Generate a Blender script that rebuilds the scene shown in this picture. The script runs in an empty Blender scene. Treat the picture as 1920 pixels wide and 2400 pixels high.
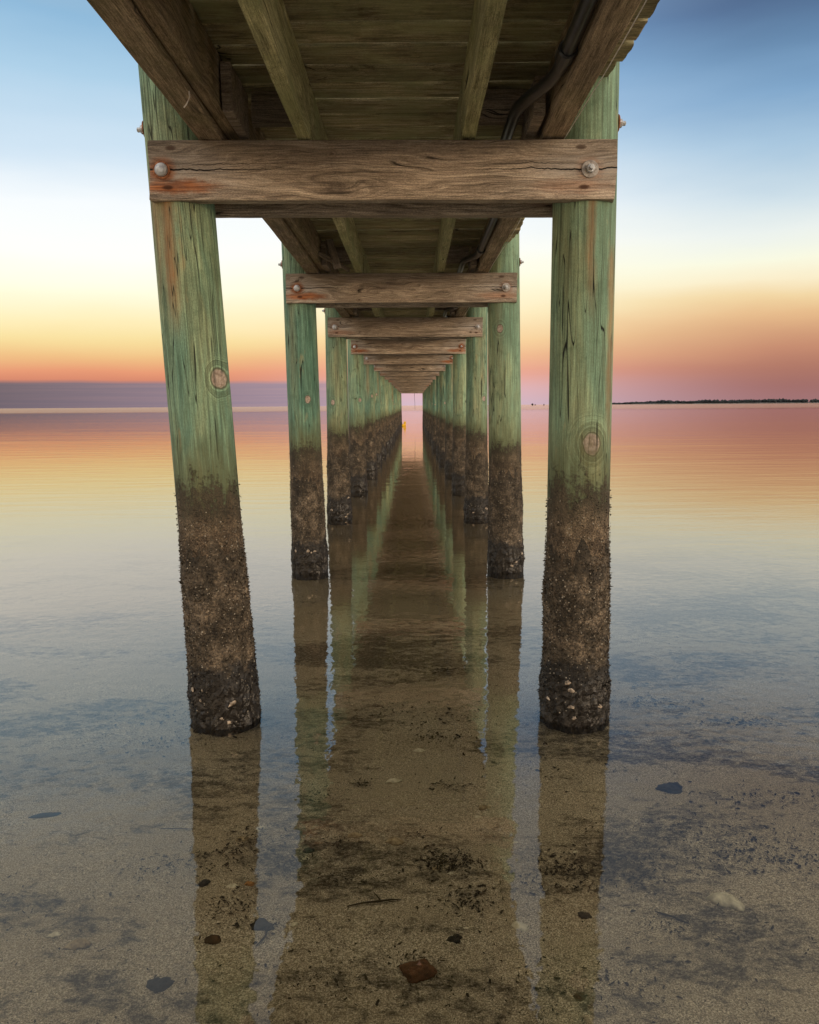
import bpy, bmesh, math, random
from mathutils import Vector, Matrix, noise as mn
R = math.radians
random.seed(11)
sc = bpy.context.scene
col = sc.collection

# ------------------------------------------------------------------ node helper
class NT:
    def __init__(s, tree):
        s.t = tree; s.l = tree.links
    def new(s, typ, **props):
        n = s.t.nodes.new(typ)
        for k, v in props.items(): setattr(n, k, v)
        return n
    def put(s, n, key, v):
        if v is None: return
        i = n.inputs[key]
        if isinstance(v, bpy.types.NodeSocket): s.l.new(v, i)
        elif isinstance(v, (tuple, list)) and len(v) == 3 and i.type == 'RGBA': i.default_value = (*v, 1)
        else: i.default_value = v
    def m(s, op, a, b=None, c=None, clamp=False):
        n = s.new('ShaderNodeMath', operation=op, use_clamp=clamp)
        s.put(n, 0, a); s.put(n, 1, b); s.put(n, 2, c)
        return n.outputs[0]
    def comb(s, x, y, z):
        n = s.new('ShaderNodeCombineXYZ'); s.put(n, 0, x); s.put(n, 1, y); s.put(n, 2, z); return n.outputs[0]
    def sep(s, v):
        n = s.new('ShaderNodeSeparateXYZ'); s.put(n, 0, v); return n.outputs
    def vadd(s, a, b, op='ADD'):
        n = s.new('ShaderNodeVectorMath', operation=op); s.put(n, 0, a); s.put(n, 1, b); return n.outputs[0]
    def noise(s, vec, scale=1.0, detail=3.0, rough=.55, dist=0.0):
        n = s.new('ShaderNodeTexNoise'); s.put(n, 'Vector', vec); s.put(n, 'Scale', scale)
        s.put(n, 'Detail', detail); s.put(n, 'Roughness', rough); s.put(n, 'Distortion', dist)
        return n.outputs['Fac']
    def voro(s, vec, scale, feature='F1', out='Distance', rnd=1.0):
        n = s.new('ShaderNodeTexVoronoi', feature=feature); s.put(n, 'Vector', vec); s.put(n, 'Scale', scale)
        s.put(n, 'Randomness', rnd); return n.outputs[out]
    def rng(s, v, a, b, c=0.0, d=1.0, smooth=False):
        n = s.new('ShaderNodeMapRange'); n.clamp = True
        if smooth: n.interpolation_type = 'SMOOTHSTEP'
        s.put(n, 0, v); s.put(n, 1, a); s.put(n, 2, b); s.put(n, 3, c); s.put(n, 4, d); return n.outputs[0]
    def mix(s, f, a, b, mode='MIX'):
        n = s.new('ShaderNodeMix', data_type='RGBA', blend_type=mode)
        s.put(n, 0, f); s.put(n, 6, a); s.put(n, 7, b); return n.outputs[2]
    def ramp(s, f, stops, interp='LINEAR'):
        n = s.new('ShaderNodeValToRGB'); cr = n.color_ramp; cr.interpolation = interp
        while len(cr.elements) > 1: cr.elements.remove(cr.elements[-1])
        for i, (p, c) in enumerate(stops):
            e = cr.elements[0] if i == 0 else cr.elements.new(p)
            e.position = p; e.color = (*c, 1)
        s.put(n, 0, f); return n.outputs[0]
    def bump(s, h, dist, strength=1.0, normal=None):
        n = s.new('ShaderNodeBump'); s.put(n, 'Height', h); s.put(n, 'Distance', dist); s.put(n, 'Strength', strength)
        if normal is not None: s.put(n, 'Normal', normal)
        return n.outputs[0]
    def attr(s, name):
        n = s.new('ShaderNodeAttribute', attribute_type='OBJECT', attribute_name=name); return n.outputs['Fac']

def lin(r, g, b):
    f = lambda c: (c/255/12.92) if c/255 <= .04045 else ((c/255+.055)/1.055)**2.4
    return (f(r), f(g), f(b))

def material(name):
    m = bpy.data.materials.new(name); m.use_nodes = True
    for n in list(m.node_tree.nodes): m.node_tree.nodes.remove(n)
    T = NT(m.node_tree)
    out = T.new('ShaderNodeOutputMaterial')
    return m, T, out

def principled(T, out, color, rough=.8, normal=None, metallic=0.0, spec=.3):
    p = T.new('ShaderNodeBsdfPrincipled')
    T.put(p, 'Base Color', color); T.put(p, 'Roughness', rough); T.put(p, 'Metallic', metallic)
    T.put(p, 'Specular IOR Level', spec)
    if normal is not None: T.put(p, 'Normal', normal)
    T.l.new(p.outputs[0], out.inputs[0]); return p

def objvec(T): return T.new('ShaderNodeTexCoord').outputs['Object']
def rnd(T): return T.new('ShaderNodeObjectInfo').outputs['Random']

# ------------------------------------------------------------------ materials
def pile_material(name, knots=(), rust=(), seedoff=0.0):
    """green pressure treated timber pile, z = 0 is the water line, -y faces shore"""
    m, T, out = material(name)
    v = objvec(T); x, y, z = T.sep(v)
    r = T.m('MULTIPLY', rnd(T), 40.0); r = T.m('ADD', r, seedoff)
    xo = T.m('ADD', x, r)
    P = T.comb(xo, y, T.m('MULTIPLY', z, .045))
    grain = T.noise(P, 58.0, 6, .66, .3)
    fine = T.noise(T.comb(xo, y, T.m('MULTIPLY', z, .03)), 190.0, 3, .65)
    broad = T.noise(T.comb(xo, y, T.m('MULTIPLY', z, .22)), 6.0, 4, .6, .6)
    near = None
    for (kx, kz, rx, rz) in knots:
        if kx is None: kx, kz = T.attr('knot_x'), T.attr('knot_z')
        dx = T.m('DIVIDE', T.m('SUBTRACT', x, kx), rx); dz = T.m('DIVIDE', T.m('SUBTRACT', z, kz), rz)
        d = T.m('SQRT', T.m('ADD', T.m('MULTIPLY', dx, dx), T.m('MULTIPLY', dz, dz)))
        d = T.m('ADD', d, T.m('MULTIPLY', T.m('SUBTRACT', T.noise(v, 16.0, 2), .5), .55))
        ring = T.noise(T.comb(T.m('MULTIPLY', d, 7.5), T.m('MULTIPLY', kx, 7.0), T.m('MULTIPLY', kz, 3.0)), 1.0, 3, .6)
        ring = T.rng(ring, .36, .64, .22, .8)
        w = T.rng(d, .95, 3.4, 1.0, 0.0, True)
        w = T.m('MULTIPLY', w, T.rng(y, -.02, .03, 1.0, 0.0))
        grain = T.m('ADD', T.m('MULTIPLY', grain, T.m('SUBTRACT', 1.0, w)), T.m('MULTIPLY', ring, w))
        core = T.m('MULTIPLY', T.rng(d, .82, 1.0, 1.0, 0.0), T.rng(y, -.02, .03, 1.0, 0.0))
        rim = T.m('MULTIPLY', T.rng(T.m('ABSOLUTE', T.m('SUBTRACT', d, 1.0)), .0, .16, 1.0, 0.0), T.rng(y, -.02, .03, 1.0, 0.0))
        near = (core, rim) if near is None else (T.m('MAXIMUM', core, near[0]), T.m('MAXIMUM', rim, near[1]))
    c = T.ramp(broad, [(.28, (.085, .185, .135)), (.42, (.145, .26, .185)), (.53, (.20, .30, .195)), (.66, (.28, .33, .195)), (.8, (.38, .37, .22))])
    spk = T.noise(T.comb(xo, y, T.m('MULTIPLY', z, .35)), 420.0, 2, .8)
    g = T.m('MULTIPLY', T.rng(grain, .32, .68, .45, 1.25), T.rng(spk, .32, .68, .7, 1.3)); gf = T.rng(fine, .3, .7, .62, 1.3)
    gg = T.m('MULTIPLY', g, gf)
    c = T.mix(1.0, c, T.comb(gg, gg, gg), 'MULTIPLY')
    tone = T.m('FRACT', T.m('MULTIPLY', rnd(T), 7.31)); tk = T.rng(tone, 0.0, 1.0, .8, 1.25)
    c = T.mix(1.0, c, T.comb(tk, tk, tk), 'MULTIPLY')
    c = T.mix(T.rng(T.m('FRACT', T.m('MULTIPLY', rnd(T), 13.7)), .3, 1.0, 0.0, .28), c, (.33, .33, .17))
    # blotches: bleached tan and mossy dark
    tan = T.noise(T.comb(xo, y, T.m('MULTIPLY', z, .25)), 11.0, 4, .65)
    c = T.mix(T.rng(tan, .62, .74, 0, .55), c, (.42, .30, .14))
    moss = T.noise(T.vadd(v, T.comb(r, 3.0, 1.0)), 9.0, 5, .7)
    c = T.mix(T.rng(moss, .52, .72, 0, .6), c, (.06, .10, .06))
    # drying cracks: long thin vertical lines
    cn = T.noise(T.comb(T.m('ADD', xo, 5.0), y, T.m('MULTIPLY', z, .04)), 15.0, 2, .5, .35)
    cr = T.m('ABSOLUTE', T.m('SUBTRACT', cn, .5))
    gate = T.rng(T.noise(T.comb(xo, y, T.m('MULTIPLY', z, .10)), 7.0, 1), .45, .52)
    crack = T.m('MULTIPLY', T.rng(cr, .0012, .0042, 1.0, 0.0), gate)
    cn2 = T.noise(T.comb(T.m('ADD', xo, 9.0), y, T.m('MULTIPLY', z, .04)), 34.0, 1, .5, .2)
    crack2 = T.m('MULTIPLY', T.rng(T.m('ABSOLUTE', T.m('SUBTRACT', cn2, .5)), .003, .009, .85, 0.0), T.rng(T.noise(T.comb(xo, y, T.m('MULTIPLY', z, .22)), 6.0, 2), .46, .54))
    crack = T.m('MAXIMUM', crack, crack2)
    for (kx, z0, z1, wx, amt) in rust:      # rust run below iron
        if amt is None: kx, amt = T.attr('rust_x'), T.attr('rust')
        wob = T.m('MULTIPLY', T.m('SUBTRACT', T.noise(T.comb(x, 0.0, T.m('MULTIPLY', z, .5)), 9.0, 4, .7), .5), .05)
        dd = T.m('ABSOLUTE', T.m('ADD', T.m('SUBTRACT', x, kx), wob))
        k = T.m('MULTIPLY', T.rng(dd, 0.0, wx, amt, 0.0, True), T.m('MULTIPLY', T.rng(z, z0, z0+.25), T.rng(z, z1, z1+.06, 1.0, 0.0)))
        k = T.m('MULTIPLY', k, T.m('MULTIPLY', T.rng(y, -.02, .02, 1.0, 0.0), T.rng(grain, .3, .6, .45, 1.0)))
        c = T.mix(k, c, (.30, .10, .025))
    if near is not None:
        kc = T.ramp(T.noise(v, 70.0, 3, .6), [(.35, (.24, .18, .14)), (.65, (.46, .37, .31))])
        c = T.mix(near[0], c, kc); c = T.mix(T.m('MULTIPLY', near[1], .75), c, (.09, .06, .04))
    c = T.mix(crack, c, (.012, .014, .010))
    # tide stain
    zz = T.m('ADD', z, T.m('MULTIPLY', T.m('SUBTRACT', T.noise(T.comb(xo, y, T.m('MULTIPLY', z, .3)), 20.0, 3, .7), .5), .30))
    above = T.rng(zz, 1.0, 1.28, .7, 0.0, True)
    c = T.mix(above, c, (.09, .085, .035))
    mud = T.ramp(T.noise(T.vadd(v, T.comb(r, 0.0, 0.0)), 13.0, 6, .72), [(.3, (.03, .024, .017)), (.48, (.085, .062, .042)), (.6, (.16, .12, .08)), (.74, (.25, .19, .125))])
    sp = T.noise(v, 170.0, 2, .6); mud = T.mix(1.0, mud, T.ramp(sp, [(.35, (.4, .4, .4)), (.7, (1.5, 1.45, 1.4))]), 'MULTIPLY')
    low = T.rng(T.m('ADD', z, T.m('MULTIPLY', T.m('SUBTRACT', T.noise(v, 14.0, 4, .7), .5), .10)), .20, .27, 1.0, 0.0)
    top = T.rng(zz, .78, .98, 0.0, .75, True)
    mud = T.mix(top, mud, (.036, .029, .02)); mud = T.mix(T.m('MULTIPLY', low, .85), mud, (.025, .018, .014))
    zq = T.m('ADD', zz, T.m('MULTIPLY', T.m('SUBTRACT', T.noise(v, 60.0, 4, .7), .5), .34))
    stain = T.m('MULTIPLY', T.rng(zq, .94, 1.04, 1.0, 0.0, True), T.rng(zz, .75, 1.05, 1.0, .88))
    c = T.mix(stain, c, mud)
    h = T.m('SUBTRACT', T.m('ADD', grain, T.m('MULTIPLY', sp, T.m('MULTIPLY', stain, 1.6))), T.m('MULTIPLY', crack, 1.5))
    nb = T.bump(h, .006, .9)
    principled(T, out, c, T.rng(z, .1, .3, .45, .85), nb, spec=.25)
    return m

def timber_material(name, c0, c1, c2, axis='x', grain=1.0, bolts=False, green=0.0, dirt=0.0, tone=(.88, 1.15), gcol=(.13, .13, .045)):
    m, T, out = material(name)
    v = objvec(T); x, y, z = T.sep(v)
    if axis == 'y': x, y = y, x
    r = T.m('MULTIPLY', rnd(T), 50.0)
    xo = T.m('ADD', x, r)
    warp = T.m('MULTIPLY', T.m('SUBTRACT', T.noise(T.comb(T.m('MULTIPLY', xo, 1.3), y, T.m('MULTIPLY', z, 5.0)), 1.6, 2, .5), .5), .22)
    zw = T.m('ADD', z, warp)
    figure = T.noise(T.comb(T.m('MULTIPLY', xo, .035), T.m('MULTIPLY', y, .8), zw), 62.0*grain, 6, .7, .12)
    fine = T.noise(T.comb(T.m('MULTIPLY', xo, .03), y, z), 260.0*grain, 3, .7)
    blot = T.noise(T.comb(T.m('MULTIPLY', xo, .6), y, T.m('MULTIPLY', z, 1.8)), 4.0, 5, .65)
    c = T.ramp(figure, [(.28, c0), (.5, c1), (.74, c2)])
    k = T.m('MULTIPLY', T.rng(fine, .3, .7, .5, 1.4), T.rng(blot, .3, .72, .6, 1.25))
    k = T.m('MULTIPLY', k, T.rng(rnd(T), 0.0, 1.0, tone[0], tone[1]))
    fib = T.noise(T.comb(T.m('MULTIPLY', xo, .018), y, T.m('ADD', z, T.m('MULTIPLY', warp, .5))), 150.0*grain, 2, .5)
    k = T.m('MULTIPLY', k, T.rng(T.m('ABSOLUTE', T.m('SUBTRACT', fib, .52)), .0, .035, .52, 1.0))
    spk = T.noise(T.comb(T.m('MULTIPLY', xo, .35), y, z), 420.0, 2, .8)
    k = T.m('MULTIPLY', k, T.rng(spk, .32, .68, .62, 1.38))
    c = T.mix(1.0, c, T.comb(k, k, k), 'MULTIPLY')
    if green: c = T.mix(T.rng(T.noise(T.comb(xo, y, z), 3.3, 4, .7), .42, .66, 0, green), c, gcol)
    # checks along the grain
    cn = T.noise(T.comb(T.m('MULTIPLY', xo, .055), T.m('MULTIPLY', y, .7), T.m('ADD', zw, 3.0)), 15.0, 2, .5, .2)
    crack = T.m('MULTIPLY', T.rng(T.m('ABSOLUTE', T.m('SUBTRACT', cn, .5)), .002, .010, 1.0, 0.0),
                T.rng(T.noise(T.comb(T.m('MULTIPLY', xo, .8), y, T.m('MULTIPLY', z, 3.0)), 3.0, 1), .59, .66))
    if bolts:
        for side, nm in ((-1, 'left'), (1, 'right')):
            bx = T.attr('bolt_'+nm); amt = T.attr('rust_'+nm)
            dx = T.m('SUBTRACT', x, bx); ax = T.m('ABSOLUTE', dx)
            inward = T.m('MULTIPLY', dx, -side)
            # pale bleached wood round the bolt
            pale = T.m('MULTIPLY', T.rng(ax, .02, .32, .75, 0.0, True), T.rng(T.m('ABSOLUTE', z), .0, .085, 1.0, 0.0, True))
            pale = T.m('MULTIPLY', pale, T.rng(figure, .35, .6))
            c = T.mix(pale, c, (.36, .32, .28))
            # split from the bolt
            zc = T.m('ADD', z, T.m('MULTIPLY', T.m('SUBTRACT', T.noise(T.comb(T.m('MULTIPLY', xo, 5.0), 0.0, 0.0), 1.0, 4, .7), .5), .045))
            wdt = T.rng(ax, .0, .52, .0032, 0.0)
            ck = T.m('MULTIPLY', T.m('LESS_THAN', T.m('ABSOLUTE', T.m('ADD', zc, -.002)), wdt), T.rng(inward, -.12, -.1, 0.0, 1.0))
            crack = T.m('MAXIMUM', crack, ck)
            ck = T.m('LESS_THAN', T.m('ABSOLUTE', T.m('ADD', zc, -.021)), T.m('MULTIPLY', wdt, T.rng(ax, .1, .2, .2, .7)))
            crack = T.m('MAXIMUM', crack, T.m('MULTIPLY', ck, .8))
            # rust
            zn = T.m('ADD', z, T.m('MULTIPLY', T.m('SUBTRACT', T.noise(T.comb(T.m('MULTIPLY', xo, .6), 0.0, z), 26.0, 4, .7), .5), .05))
            ra = T.m('ADD', T.m('POWER', T.m('DIVIDE', dx, .052), 2.0), T.m('POWER', T.m('DIVIDE', zn, .048), 2.0))
            rb = T.m('ADD', T.m('POWER', T.m('DIVIDE', T.m('SUBTRACT', inward, .06), .19), 2.0), T.m('POWER', T.m('DIVIDE', T.m('ADD', zn, .058), .032), 2.0))
            rr = T.m('MAXIMUM', T.rng(ra, .25, 1.5, .95, 0.0, True), T.rng(rb, 0.0, 1.1, 1.0, 0.0, True))
            rr = T.m('MULTIPLY', rr, T.m('MULTIPLY', amt, T.rng(figure, .25, .6, .5, 1.0)))
            c = T.mix(rr, c, T.mix(T.rng(fine, .4, .65), (.14, .035, .008), (.42, .13, .03)))
            # old nail heads with a dark halo
            for nx, nz in ((.035, .078), (.02, -.062)):
                nd = T.m('ADD', T.m('POWER', T.m('DIVIDE', T.m('SUBTRACT', inward, nx), .021), 2.0), T.m('POWER', T.m('DIVIDE', T.m('SUBTRACT', z, nz), .009), 2.0))
                c = T.mix(T.rng(nd, .15, 1.6, .9, 0.0, True), c, (.055, .022, .012))
        # scattered pin knots
        vd = T.voro(T.comb(T.m('MULTIPLY', xo, .9), 0.0, T.m('MULTIPLY', z, 1.3)), 3.2)
        c = T.mix(T.rng(vd, .03, .05, .85, 0.0), c, (.06, .035, .022))
        c = T.mix(T.rng(T.m('ABSOLUTE', T.m('SUBTRACT', vd, .065)), 0.0, .015, .4, 0.0), c, (.10, .07, .045))
    if dirt:
        c = T.mix(T.rng(T.m('ADD', z, T.m('MULTIPLY', blot, .12)), .04, .17, 0.0, dirt), c, (.07, .055, .04))
    c = T.mix(crack, c, (.012, .009, .007))
    h = T.m('SUBTRACT', T.m('ADD', figure, T.m('MULTIPLY', fine, .5)), T.m('MULTIPLY', crack, 2.0))
    principled(T, out, c, .85, T.bump(h, .004, .9), spec=.2)
    return m

def simple(name, c0, c1, scale, rough=.7, metallic=0.0, bump=0.0, detail=4, spec=.3, lo=.35, hi=.65):
    m, T, out = material(name)
    v = T.vadd(objvec(T), T.comb(T.m('MULTIPLY', rnd(T), 30.0), 0.0, 0.0))
    n = T.noise(v, scale, detail, .65)
    c = T.ramp(n, [(lo, c0), (hi, c1)])
    principled(T, out, c, rough, T.bump(n, bump, .8) if bump else None, metallic, spec)
    return m

M = {}
M['pile'] = pile_material('pile_timber', knots=[(None, 0, .022, .03)], rust=[(-.02, 1.35, 2.06, .05, None)])
M['pile_L1'] = pile_material('pile_timber_front_left', knots=[(.100, 1.405, .022, .040)], rust=[(-.035, 1.55, 2.07, .045, .8), (-.085, 1.7, 2.07, .03, .5)], seedoff=3.0)
M['pile_R1'] = pile_material('pile_timber_front_right', knots=[(.022, 1.145, .035, .046)], rust=[(.005, 1.6, 2.07, .028, .55), (.095, 1.1, 1.85, .028, .5)], seedoff=17.0)
M['beam'] = timber_material('weathered_beam', (.14, .105, .08), (.355, .278, .208), (.58, .48, .375), bolts=True, dirt=.6)
M['stringer'] = timber_material('stringer_wood', (.12, .085, .055), (.32, .235, .155), (.48, .37, .25), axis='y', green=.35)
M['joist'] = timber_material('joist_wood', (.17, .15, .07), (.40, .36, .19), (.56, .50, .28), gcol=(.26, .28, .12), axis='y', green=.6)
M['deck'] = timber_material('deck_board_wood', (.13, .10, .055), (.43, .36, .22), (.66, .59, .42), tone=(.62, 1.4), gcol=(.36, .37, .20), green=.7, grain=.8)
M['block'] = timber_material('block_wood', (.12, .09, .07), (.27, .21, .16), (.42, .34, .26))
M['steel'] = simple('galvanised_bolt', (.28, .28, .29), (.55, .55, .55), 60, .55, .6, .002)
M['rusty'] = simple('rusty_washer', (.12, .035, .012), (.40, .17, .08), 70, .8, .2, .002)
M['washer'] = simple('dull_washer', (.20, .17, .15), (.42, .38, .34), 70, .65, .4, .002)
M['pvc'] = simple('black_conduit', (.012, .012, .014), (.035, .035, .04), 8, .35, 0, 0, spec=.5)
M['wire'] = simple('pale_wire', (.55, .5, .45), (.8, .75, .7), 20, .4)

def growth_material():
    m, T, out = material('marine_growth')
    v = objvec(T); x, y, z = T.sep(v); r = T.m('MULTIPLY', rnd(T), 30.0)
    vo = T.vadd(v, T.comb(r, 0.0, 0.0))
    a = T.noise(vo, 12.0, 6, .72); b = T.noise(vo, 95.0, 3, .65); e = T.noise(vo, 240.0, 2, .6)
    c = T.ramp(a, [(.34, (.020, .015, .010)), (.48, (.045, .034, .022)), (.58, (.095, .071, .048)), (.72, (.21, .16, .108))])
    k = T.m('MULTIPLY', T.rng(b, .3, .7, .25, 1.75), T.rng(e, .3, .7, .5, 1.5))
    c = T.mix(1.0, c, T.comb(k, k, k), 'MULTIPLY')
    zz = T.m('ADD', z, T.m('MULTIPLY', T.m('SUBTRACT', T.noise(vo, 9.0, 4, .7), .5), .26))
    c = T.mix(T.rng(zz, .52, .95, 0.0, .8, True), c, (.024, .019, .013))
    c = T.mix(T.rng(zz, .225, .265, .97, 0.0), c, (.009, .007, .0055))
    principled(T, out, c, T.rng(zz, .15, .3, .38, .8), T.bump(b, .004, .8), spec=.3)
    return m
M['hair'] = growth_material()
M['barnacle'] = simple('barnacle_crust', (.07, .055, .04), (.36, .31, .24), 45, .7, 0, 0)
M['oyster'] = simple('oyster_shell', (.05, .036, .026), (.50, .40, .30), 48, .5, 0, .003)
M['shell_white'] = simple('bleached_shell', (.42, .40, .30), (.80, .78, .66), 42, .6, 0, .003)
M['shell_tan'] = simple('tan_shell', (.16, .12, .07), (.50, .42, .28), 50, .6, 0, .003)
M['rock_red'] = simple('red_brown_stone', (.05, .024, .012), (.15, .068, .034), 34, .85, 0, .006)
M['rock_dark'] = simple('dark_stone', (.006, .006, .007), (.03, .03, .033), 30, .8, 0, .005)
M['rock_slate'] = simple('slate_stone', (.014, .015, .018), (.05, .052, .058), 30, .8, 0, .005)
M['rock_umber'] = simple('umber_stone', (.025, .014, .006), (.08, .045, .02), 34, .85, 0, .005)
M['rock_orange'] = simple('orange_stone', (.22, .10, .03), (.45, .24, .09), 34, .85, 0, .004)
M['twig'] = simple('wet_twig', (.010, .008, .006), (.035, .026, .018), 30, .7)
M['debris'] = simple('seaweed_scraps', (.004, .004, .0035), (.028, .023, .016), 9, .85, lo=.3, hi=.7)
M['yellow'] = simple('yellow_float', (.62, .30, .01), (.85, .50, .02), 14, .5)
M['trees'] = simple('far_trees', (.006, .009, .012), (.022, .028, .030), .05, .95)
M['shore'] = simple('far_shore_sand', (.05, .045, .045), (.09, .08, .075), .1, .95)
M['post'] = simple('dark_post', (.015, .013, .012), (.04, .034, .03), 3, .9)

# ------------------------------------------------------------------ mesh helpers
def link(name, bm, mat, parent=None, loc=(0, 0, 0), rot=(0, 0, 0), smooth=False):
    me = bpy.data.meshes.new(name)
    if smooth:
        for f in bm.faces: f.smooth = True
    bm.to_mesh(me); bm.free()
    me.materials.append(mat if not isinstance(mat, str) else M[mat])
    return link_mesh(name, me, parent, loc, rot)
def link_mesh(name, me, parent=None, loc=(0, 0, 0), rot=(0, 0, 0)):
    o = bpy.data.objects.new(name, me); col.objects.link(o)
    o.location = loc; o.rotation_euler = rot
    if parent: o.parent = parent
    return o
def tag(o, label=None, cat=None, group=None, kind=None):
    if label: o['label'] = label
    if cat: o['category'] = cat
    if group: o['group'] = group
    if kind: o['kind'] = kind
    return o

def timber(lx, ly, lz, seed, nx=24, wear=.0015, bevel=.004):
    """a plank along x centred on its origin with eased edges, waviness and worn ends"""
    # cross section as rounded rectangle
    hy, hz, b = ly/2, lz/2, bevel
    sec = []
    for (cy, cz, a0) in ((hy-b, -hz+b, -90), (hy-b, hz-b, 0), (-hy+b, hz-b, 90), (-hy+b, -hz+b, 180)):
        for k in range(3):
            a = R(a0 + k*45); sec.append((cy + b*math.cos(a), cz + b*math.sin(a)))
    # subdivide long faces
    full = []
    for i in range(len(sec)):
        p, q = sec[i], sec[(i+1) % len(sec)]; full.append(p)
        L = math.dist(p, q)
        n = int(L/.03)
        for k in range(1, n): full.append((p[0]+(q[0]-p[0])*k/n, p[1]+(q[1]-p[1])*k/n))
    bm = bmesh.new(); rings = []
    off = Vector((seed*3.7, seed*1.3, 0))
    for i in range(nx+1):
        x = -lx/2 + lx*i/nx; ring = []
        for (yy, zz) in full:
            p = Vector((x, yy, zz)); q = Vector((x*2.0, yy*14, zz*14)) + off
            d = mn.noise_vector(q)*wear + mn.noise_vector(q*5)*wear*.5
            e = 1.0
            if i in (0, nx): d += Vector(((mn.noise(Vector((0, yy*60, zz*60)) + off))*wear*2.5, 0, 0))
            p += d; ring.append(bm.verts.new(p))
        rings.append(ring)
    n = len(full)
    for i in range(nx):
        for j in range(n):
            bm.faces.new((rings[i][j], rings[i+1][j], rings[i+1][(j+1) % n], rings[i][(j+1) % n]))
    bm.faces.new(list(reversed(rings[0]))); bm.faces.new(rings[-1])
    bmesh.ops.recalc_face_normals(bm, faces=bm.faces)
    return bm

def tube(bm, pts, rad, seg=8, cap=True):
    rings = []
    n = len(pts)
    for i, p in enumerate(pts):
        p = Vector(p)
        d = (Vector(pts[min(i+1, n-1)]) - Vector(pts[max(i-1, 0)])).normalized()
        up = Vector((0, 0, 1)) if abs(d.z) < .9 else Vector((1, 0, 0))
        a = d.cross(up).normalized(); b = d.cross(a)
        rr = rad[i] if isinstance(rad, (list, tuple)) else rad
        rings.append([bm.verts.new(p + (a*math.cos(2*math.pi*k/seg) + b*math.sin(2*math.pi*k/seg))*rr) for k in range(seg)])
    for i in range(n-1):
        for k in range(seg):
            bm.faces.new((rings[i][k], rings[i+1][k], rings[i+1][(k+1) % seg], rings[i][(k+1) % seg]))
    if cap:
        bm.faces.new(rings[0]); bm.faces.new(list(reversed(rings[-1])))
    return bm

def lathe(bm, prof, seg=20, axis='y', M4=None, hexa=False):
    """profile (r, h); h runs along the axis"""
    rings = []
    for (r, h) in prof:
        ring = []
        for k in range(seg):
            a = 2*math.pi*k/seg
            p = Vector((r*math.cos(a), -h, r*math.sin(a)))
            if M4: p = M4 @ p
            ring.append(bm.verts.new(p))
        rings.append(ring)
    for i in range(len(rings)-1):
        for k in range(seg):
            bm.faces.new((rings[i][k], rings[i][(k+1) % seg], rings[i+1][(k+1) % seg], rings[i+1][k]))
    bm.faces.new(rings[-1]); bm.faces.new(list(reversed(rings[0])))
    bmesh.ops.recalc_face_normals(bm, faces=bm.faces)
    return bm

# ------------------------------------------------------------------ pier layout (metres; y runs out to sea, water level z = 0)
PIER_TOP, BEAM_LO, BEAM_HI = 2.487, 2.058, 2.272
SP = 2.965
PILE_TOP = 2.66
NB = 17
bents = []
for i in range(NB):
    y = 3.20 + i*SP; dr = .0016*(y-3.2)
    jl, jr = random.uniform(-.022, .022), random.uniform(-.022, .022)
    # (x at water, x at 2.07 m, dy lean)
    L = (-.835+dr+jl, -.85+dr+jl*.5); Rr = (.735+dr+jr, .73+dr+jr*.5)
    if i == 0: L, Rr = (-.795, -.884), (.678, .676)
    if i == 1: L, Rr = (-.818, -.846), (.739, .706)
    if i == 2: L, Rr = (-.853, -.853), (.747, .745)
    bents.append((y, L, Rr))
bents.append((-.25, (-.84, -.85), (.70, .70)))     # the bent behind the photographer

pier = bpy.data.objects.new('pier', None); col.objects.link(pier); pier.location = (0, 0, 0)
tag(pier, 'long wooden pier on paired round green piles, seen from under its deck', 'pier')

# ---- pile shafts
def pile_mesh(seed, top, segs=56, rings=90, rb=.128, rt=.120):
    bm = bmesh.new(); rr = []
    z0 = -1.2
    for i in range(rings+1):
        t = i/rings; z = z0 + (top-z0)*t; ring = []
        base = rb + (rt-rb)*min(1, max(0, z/2.3))
        for k in range(segs):
            a = 2*math.pi*k/segs
            c = Vector((math.cos(a)*1.2, math.sin(a)*1.2, z*.55+seed*9))
            r = base*(1 + .022*mn.noise(c) + .012*mn.noise(Vector((math.cos(a)*5, math.sin(a)*5, z*.8+seed))))
            # shallow splits
            s = mn.noise(Vector((math.cos(a)*4.5+seed*5, math.sin(a)*4.5, z*.22)))
            r -= .004*max(0, 1-abs(s)/.05)
            ring.append(bm.verts.new((r*math.cos(a), r*math.sin(a), z)))
        rr.append(ring)
    for i in range(rings):
        for k in range(segs): bm.faces.new((rr[i][k], rr[i][(k+1) % segs], rr[i+1][(k+1) % segs], rr[i+1][k]))
    bm.faces.new(rr[-1]); bm.faces.new(list(reversed(rr[0])))
    return bm

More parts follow.
